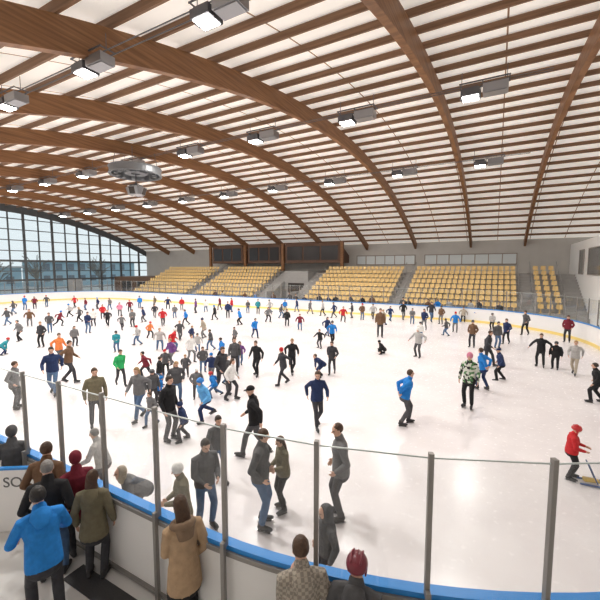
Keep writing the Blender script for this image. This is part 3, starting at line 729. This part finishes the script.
big=[
 (261,527,99,'charcoal','jeans',BR,'short','pockets',255),
 (283,511,76,'khaki','black',BR,'long','talk',110,-.06,1),
 (340,519,97,'grey','charcoal',BR,'cropped','pockets',95,-.1),
 (206,529,92,'charcoal','jeans',DH,'short','talk',200),
 (184,552,90,'khaki','dark',BR,'beanie','talk',90,-.22,1,1,'white'),
 (140,526,66,'grey','charcoal',BR,'hood','bend',110,-.1,1,1,'beige'),
 (104,500,72,'lightgrey','grey',GH,'short','rail',60),
 (327,596,92,'charcoal','dark',DH,'hood','stand',110,-.06,0,1,'charcoal'),
 (218,480,66,'charcoal','jeans',DH,'short','walk',200),
 (255,457,72,'black','charcoal',GH,'cap','walk',75,-.08,0,1,'black'),
 (405,425,56,'blue','charcoal',BR,'short','behind',285),
 (317,428,58,'navy','dark',BR,'short','walkb',200),
 (170,441,66,'black','charcoal',DH,'short','stand',230,-.1),
 (184,441,40,'navy','dark',BR,'beanie','glide',100,-.06,0,1,'navy'),
 (140,420,54,'grey','jeans',BL,'long','walk',140,-.06,1),
 (97,428,61,'khaki','dark',BR,'short','stand',190,-.1),
 (153,407,38,'charcoal','dark',BR,'helmet','stand',200,-.06,0,1,'dark'),
 (16,409,48,'grey','charcoal',BR,'short','pockets',240,-.1),
 (54,395,49,'navy','jeans',DH,'short','walk',170),
 (70,383,43,'brown','dark',BR,'short','walkb',250),
 (121,386,37,'green','dark',BR,'short','walk',200),
 (205,422,45,'skyblue','navy',BL,'helmet','push',120,-.06,0,1,'blue'),
 (222,394,48,'dark','charcoal',BR,'short','walk',210),
 (231,400,42,'white','dark',BR,'long','glide',240,-.06,1),
 (235,374,37,'charcoal','dark',BR,'short','stand',180,-.06,1),
 (257,376,36,'black','black',BR,'short','glide',150),
 (283,385,38,'dark','dark',BR,'beanie','walk',120,-.06,0,1,'red'),
 (292,374,36,'black','black',BL,'short','walkb',200),
 (468,408,56,'patterned','black',BR,'beanie','stand',165,-.12,1,1,'pink'),
 (482,390,42,'blue','navy',BR,'short','behind',60),
 (500,380,32,'navy','black',DH,'cap','glide',100,-.06,0,1,'navy'),
 (487,366,36,'dark','dark',BR,'short','walk',250,-.12,1),
 (570,479,54,'red','black',BR,'helmet','talk',275,-.06,0,1,'red'),
 (596,403,40,'black','black',DH,'short','glide',90),
 (540,367,34,'black','black',BR,'short','armsout',170,-.1),
 (555,369,28,'black','black',BR,'beanie','stand',170,-.06,0,1,'charcoal'),
 (574,375,35,'lightgrey','beige',BL,'short','walk',170),
 (567,342,27,'maroon','dark',BR,'short','pockets',170),
 (418,357,30,'lightgrey','charcoal',BL,'beanie','armsout',150,-.06,0,1,'white'),
 (383,354,14,'black','black',BR,'beanie','crouch',100,-.06,0,1,'black'),
 (321,377,24,'navy','black',BR,'short','bend',120),
 (332,374,33,'dark','dark',BR,'short','walkb',170),
 (380,337,29,'brown','dark',BR,'short','stand',180,-.12),
 (160,402,26,'blue','dark',BR,'beanie','glide',260,-.06,0,1,'blue'),
]
for t in big: P(*t)
def placed(cx,cy,H,*a,**k): return P(300,400,120,*a,H=H,pos=(cx,cy),**k)
placed(-3.22,4.22,1.76,'blue','dark',BH,'short','rail',5,-.1,0,0,hd=True)
placed(-3.60,4.88,1.78,'black','jeans',GH,'cropped','pockets',-15,-.1,0,0)
placed(-4.02,5.44,1.76,'brown','dark',BR,'short','pockets',-30,-.1,0,0)
placed(-3.46,5.32,1.68,'maroon','dark',BR,'beanie','stand',10,-.2,1,0,'maroon')
placed(-2.98,4.90,1.62,'khaki','dark',BR,'long','stand',-20,-.2,1,0,hd=True)
placed(-5.15,6.18,1.7,'charcoal','dark',BR,'beanie','stand',-10,-.2,1,0,'charcoal')
placed(-1.42,4.10,1.74,'tan','black',BR,'long','phone',15,-.28,1,0,collar='fur')
placed(.02,3.36,1.78,'plaid','dark',BR,'short','phone',10,-.1,0,0,hd=True)
placed(.54,3.22,1.74,'charcoal','black',BR,'helmet','stand',-10,-.1,0,0,'maroon',hd=True)
small=[
 (60,365,32,'orange','dark','short','walk',200),(42,347,28,'dark','black','short','walk',150),(88,333,23,'navy','dark','short','stand',200),(20,341,22,'grey','dark','short','glide',150),
 (3,355,18,'teal','navy','helmet','bend',270),(133,327,18,'grey','dark','short','stand',180),(103,319,15,'red','dark','short','stand',180),(70,317,14,'dark','black','short','walk',90),
 (117,352,22,'teal','jeans','beanie','walk',150),(146,378,28,'maroon','dark','short','pushb',130),(191,362,28,'white','dark','short','glide',200),(186,378,24,'charcoal','dark','short','walk',200),
 (173,352,24,'red','dark','short','push',250),(198,352,20,'dark','jeans','short','walk',200),(166,375,28,'charcoal','black','cap','walkb',190),(177,402,40,'charcoal','dark','short','pockets',210),
 (197,398,30,'grey','charcoal','short','stand',200),(214,398,26,'blue','dark','helmet','push',120),(222,362,24,'blue','black','short','stand',120),(255,338,20,'blue','navy','short','stand',180),
 (204,338,22,'dark','dark','short','walk',120),(215,320,16,'black','black','short','stand',90),(228,318,18,'navy','black','short','walk',200),(240,325,18,'blue','dark','short','glide',90),
 (320,348,20,'black','dark','short','armsout',170),(327,336,20,'navy','dark','short','walk',250),(332,345,24,'blue','black','beanie','walk',200),(343,322,16,'red','dark','short','stand',180),
 (352,318,16,'dark','dark','short','walk',90),(362,320,17,'dark','jeans','short','stand',180),(297,312,14,'navy','dark','short','stand',90),(310,314,14,'dark','dark','short','walk',200),
 (281,318,15,'dark','dark','short','glide',250),(268,322,16,'grey','black','short','walk',200),(403,320,18,'black','dark','short','stand',180),(424,330,22,'navy','dark','short','walk',150),
 (431,322,20,'dark','dark','short','stand',200),(441,324,19,'brown','dark','short','stand',180),(455,332,20,'blue','dark','beanie','glide',150),(472,347,29,'brown','dark','short','pockets',180),
 (497,348,26,'charcoal','dark','short','walk',190),(506,344,25,'navy','black','short','stand',180),(525,335,24,'charcoal','black','short','stand',180),(492,330,17,'dark','black','helmet','stand',180),
 (420,340,18,'white','dark','helmet','stand',200),(475,322,18,'blue','dark','short','walk',200),(463,322,16,'dark','dark','short','stand',180),
 (25,310,14,'blue','dark','short','stand',180),(35,309,13,'dark','dark','short','walk',180),(47,307,12,'dark','dark','short','stand',180),(14,314,14,'dark','jeans','short','walk',90),
 (60,326,16,'dark','black','short','push',250),(80,322,15,'charcoal','dark','short','walk',90),(94,326,17,'white','dark','short','stand',180),(108,326,16,'black','black','short','walk',150),
 (120,316,14,'pink','dark','short','stand',180),(144,322,15,'navy','dark','short','glide',100),(155,318,15,'dark','dark','short','stand',200),(163,326,17,'red','dark','short','walk',180),
 (175,318,14,'grey','dark','short','stand',180),(186,325,16,'blue','dark','short','walk',90),(150,338,18,'orange','dark','helmet','glide',220),(160,350,22,'dark','jeans','short','walk',180),
 (130,312,13,'dark','dark','short','stand',180),(140,308,12,'blue','dark','short','stand',180),(168,309,12,'dark','dark','short','walk',180),(182,310,13,'red','dark','short','stand',180),
 (196,313,14,'dark','dark','short','walk',90),(206,312,13,'white','dark','short','stand',180),(248,313,14,'dark','dark','short','stand',180),(258,314,15,'teal','dark','short','walk',200),
 (8,325,17,'charcoal','dark','short','stand',150),(30,326,17,'brown','dark','short','walk',200),(50,333,20,'charcoal','jeans','short','walkb',160),(75,346,22,'dark','dark','long','stand',180),
 (287,326,17,'black','black','short','stand',180),(300,330,16,'maroon','dark','short','walk',200),(373,319,16,'dark','dark','short','stand',180),(390,321,16,'navy','jeans','short','walk',200),
 (412,324,17,'grey','dark','short','stand',180),(384,325,16,'dark','dark','short','glide',90),(446,336,18,'charcoal','dark','short','walk',90),(240,366,26,'dark','dark','long','walkb',160),
 (226,386,30,'charcoal','jeans','short','walkb',200),(160,386,30,'black','jeans','short','walk',250),(152,426,34,'grey','dark','short','walkb',150),
 (110,310,13,'dark','dark','short','walk',120),(98,309,12,'navy','dark','short','stand',120),(86,310,12,'dark','jeans','short','stand',120),(75,308,12,'red','dark','short','walk',120),(155,308,12,'dark','dark','short','walk',120),
 (220,310,13,'dark','dark','short','walk',120),(232,312,14,'red','dark','short','stand',120),(270,313,14,'dark','dark','short','walk',120),(285,312,13,'blue','dark','short','stand',220),(323,316,15,'dark','dark','short','stand',120),(334,318,16,'navy','dark','short','walk',120),
 (122,330,16,'dark','dark','short','walk',220),(138,345,20,'lightgrey','dark','short','walkb',120),(180,340,20,'dark','dark','short','walk',200),(192,343,19,'navy','jeans','short','stand',200),(211,350,20,'charcoal','dark','short','walk',100),
 (172,364,26,'dark','dark','short','walk',160),(203,372,26,'charcoal','jeans','short','stand',180),(212,380,28,'navy','dark','beanie','walk',150),(235,345,19,'grey','dark','short','walk',100),
]
for t in small:
    px,py,h,top,bot,hw,pose,face=t
    if top=='dark': top=random.choice(['dark','charcoal','navy','grey','khaki','brown','maroon','lightgrey','purple','beige'])
    if bot=='dark': bot=random.choice(['dark','jeans','charcoal','jeans','black','grey'])
    if hw=='short': hw=random.choice(['short','short','beanie','long','short','bobble'])
    if pose in('stand','walk'): pose=random.choice(['stand','pockets','walk','walkb','talk','glide'])
    P(px,py,h*random.uniform(.92,1.04),top,bot,random.choice([BR,DH,BH,BL,BR]),hw,pose,face+random.uniform(-30,30),random.choice([-.06,-.1,-.06]),random.random()<.4,1,random.choice(['dark','red','blue','navy','charcoal','white']) if hw in('beanie','helmet','cap','bobble') else None)
for x in [-7.6,-7.0,-5.4,-4.6,-3.7,-1.9,-1.2,0.4,-11.0,-11.8,-13.0,-14.4,-15.7,-16.6,-18.0,-19.3,-20.7,-22.0,-25,-27,-29.5,-32]:
    ob=P(400,316,22,random.choice(['black','navy','charcoal','blue','dark','brown','lightgrey']),random.choice(['dark','jeans','black']),random.choice([BR,DH,BL]),random.choice(['short','long','short']),random.choice(['stand','pockets','rail']),0,-.08,0,0,None,random.uniform(1.6,1.82))
    ob.location.x=x; ob.location.y=random.uniform(34.0,35.9); ob.rotation_euler=(0,0,math.pi+random.uniform(-.6,.6)); ob['group']='spectators by the boards'
X,Y,_=survey(590,484)
e=bpy.data.objects.new('skating_aid',None); COL.objects.link(e); e.location=(X,Y,0.005); e.rotation_euler=(0,0,TH+math.radians(-115)); meta(e,'small blue and yellow plastic skating aid beside the child','skating aid')
bm=bmesh.new()
for s in(-1,1): loft(bm,[(s*.12,-.18,.026),(s*.12,.14,.026),(s*.12,.21,.06)],[(.021,.021)]*3,(1,0,0),8)
mkobj('runner',bm,mat('aid_blue',(.05,.10,.25),.4),parent=e,smooth=True)
bm=bmesh.new(); loft(bm,[(0,-.10,.08),(0,.13,.09)],[(.10,.035),(.08,.03)],(1,0,0),12); mkobj('body_shell',bm,mat('aid_yellow',(.5,.34,.08),.4),parent=e,smooth=True)
bm=bmesh.new()
for s in(-1,1): loft(bm,[(s*.11,.10,.07),(s*.11,.0,.3),(s*.11,-.06,.44)],[.012]*3,(1,0,0),8)
loft(bm,[(-.13,-.06,.44),(.13,-.06,.44)],[.013]*2,(0,0,1),8); mkobj('handle',bm,mat('aid_blue',(.05,.10,.25),.4),parent=e,smooth=True)
# ---------------------------------------------------------------- world, camera
w=bpy.data.worlds.new('World'); scene.world=w; w.use_nodes=True
bg=w.node_tree.nodes['Background']; bg.inputs[0].default_value=(.90,.945,.965,1); bg.inputs[1].default_value=1.05
cd=bpy.data.cameras.new('Camera'); cam=bpy.data.objects.new('Camera',cd); COL.objects.link(cam)
cd.lens=F/600*36; cd.sensor_width=36; cd.clip_end=400
cam.location=(0,0,CAMH); cam.rotation_euler=(math.pi/2-PITCH,0,TH); scene.camera=cam
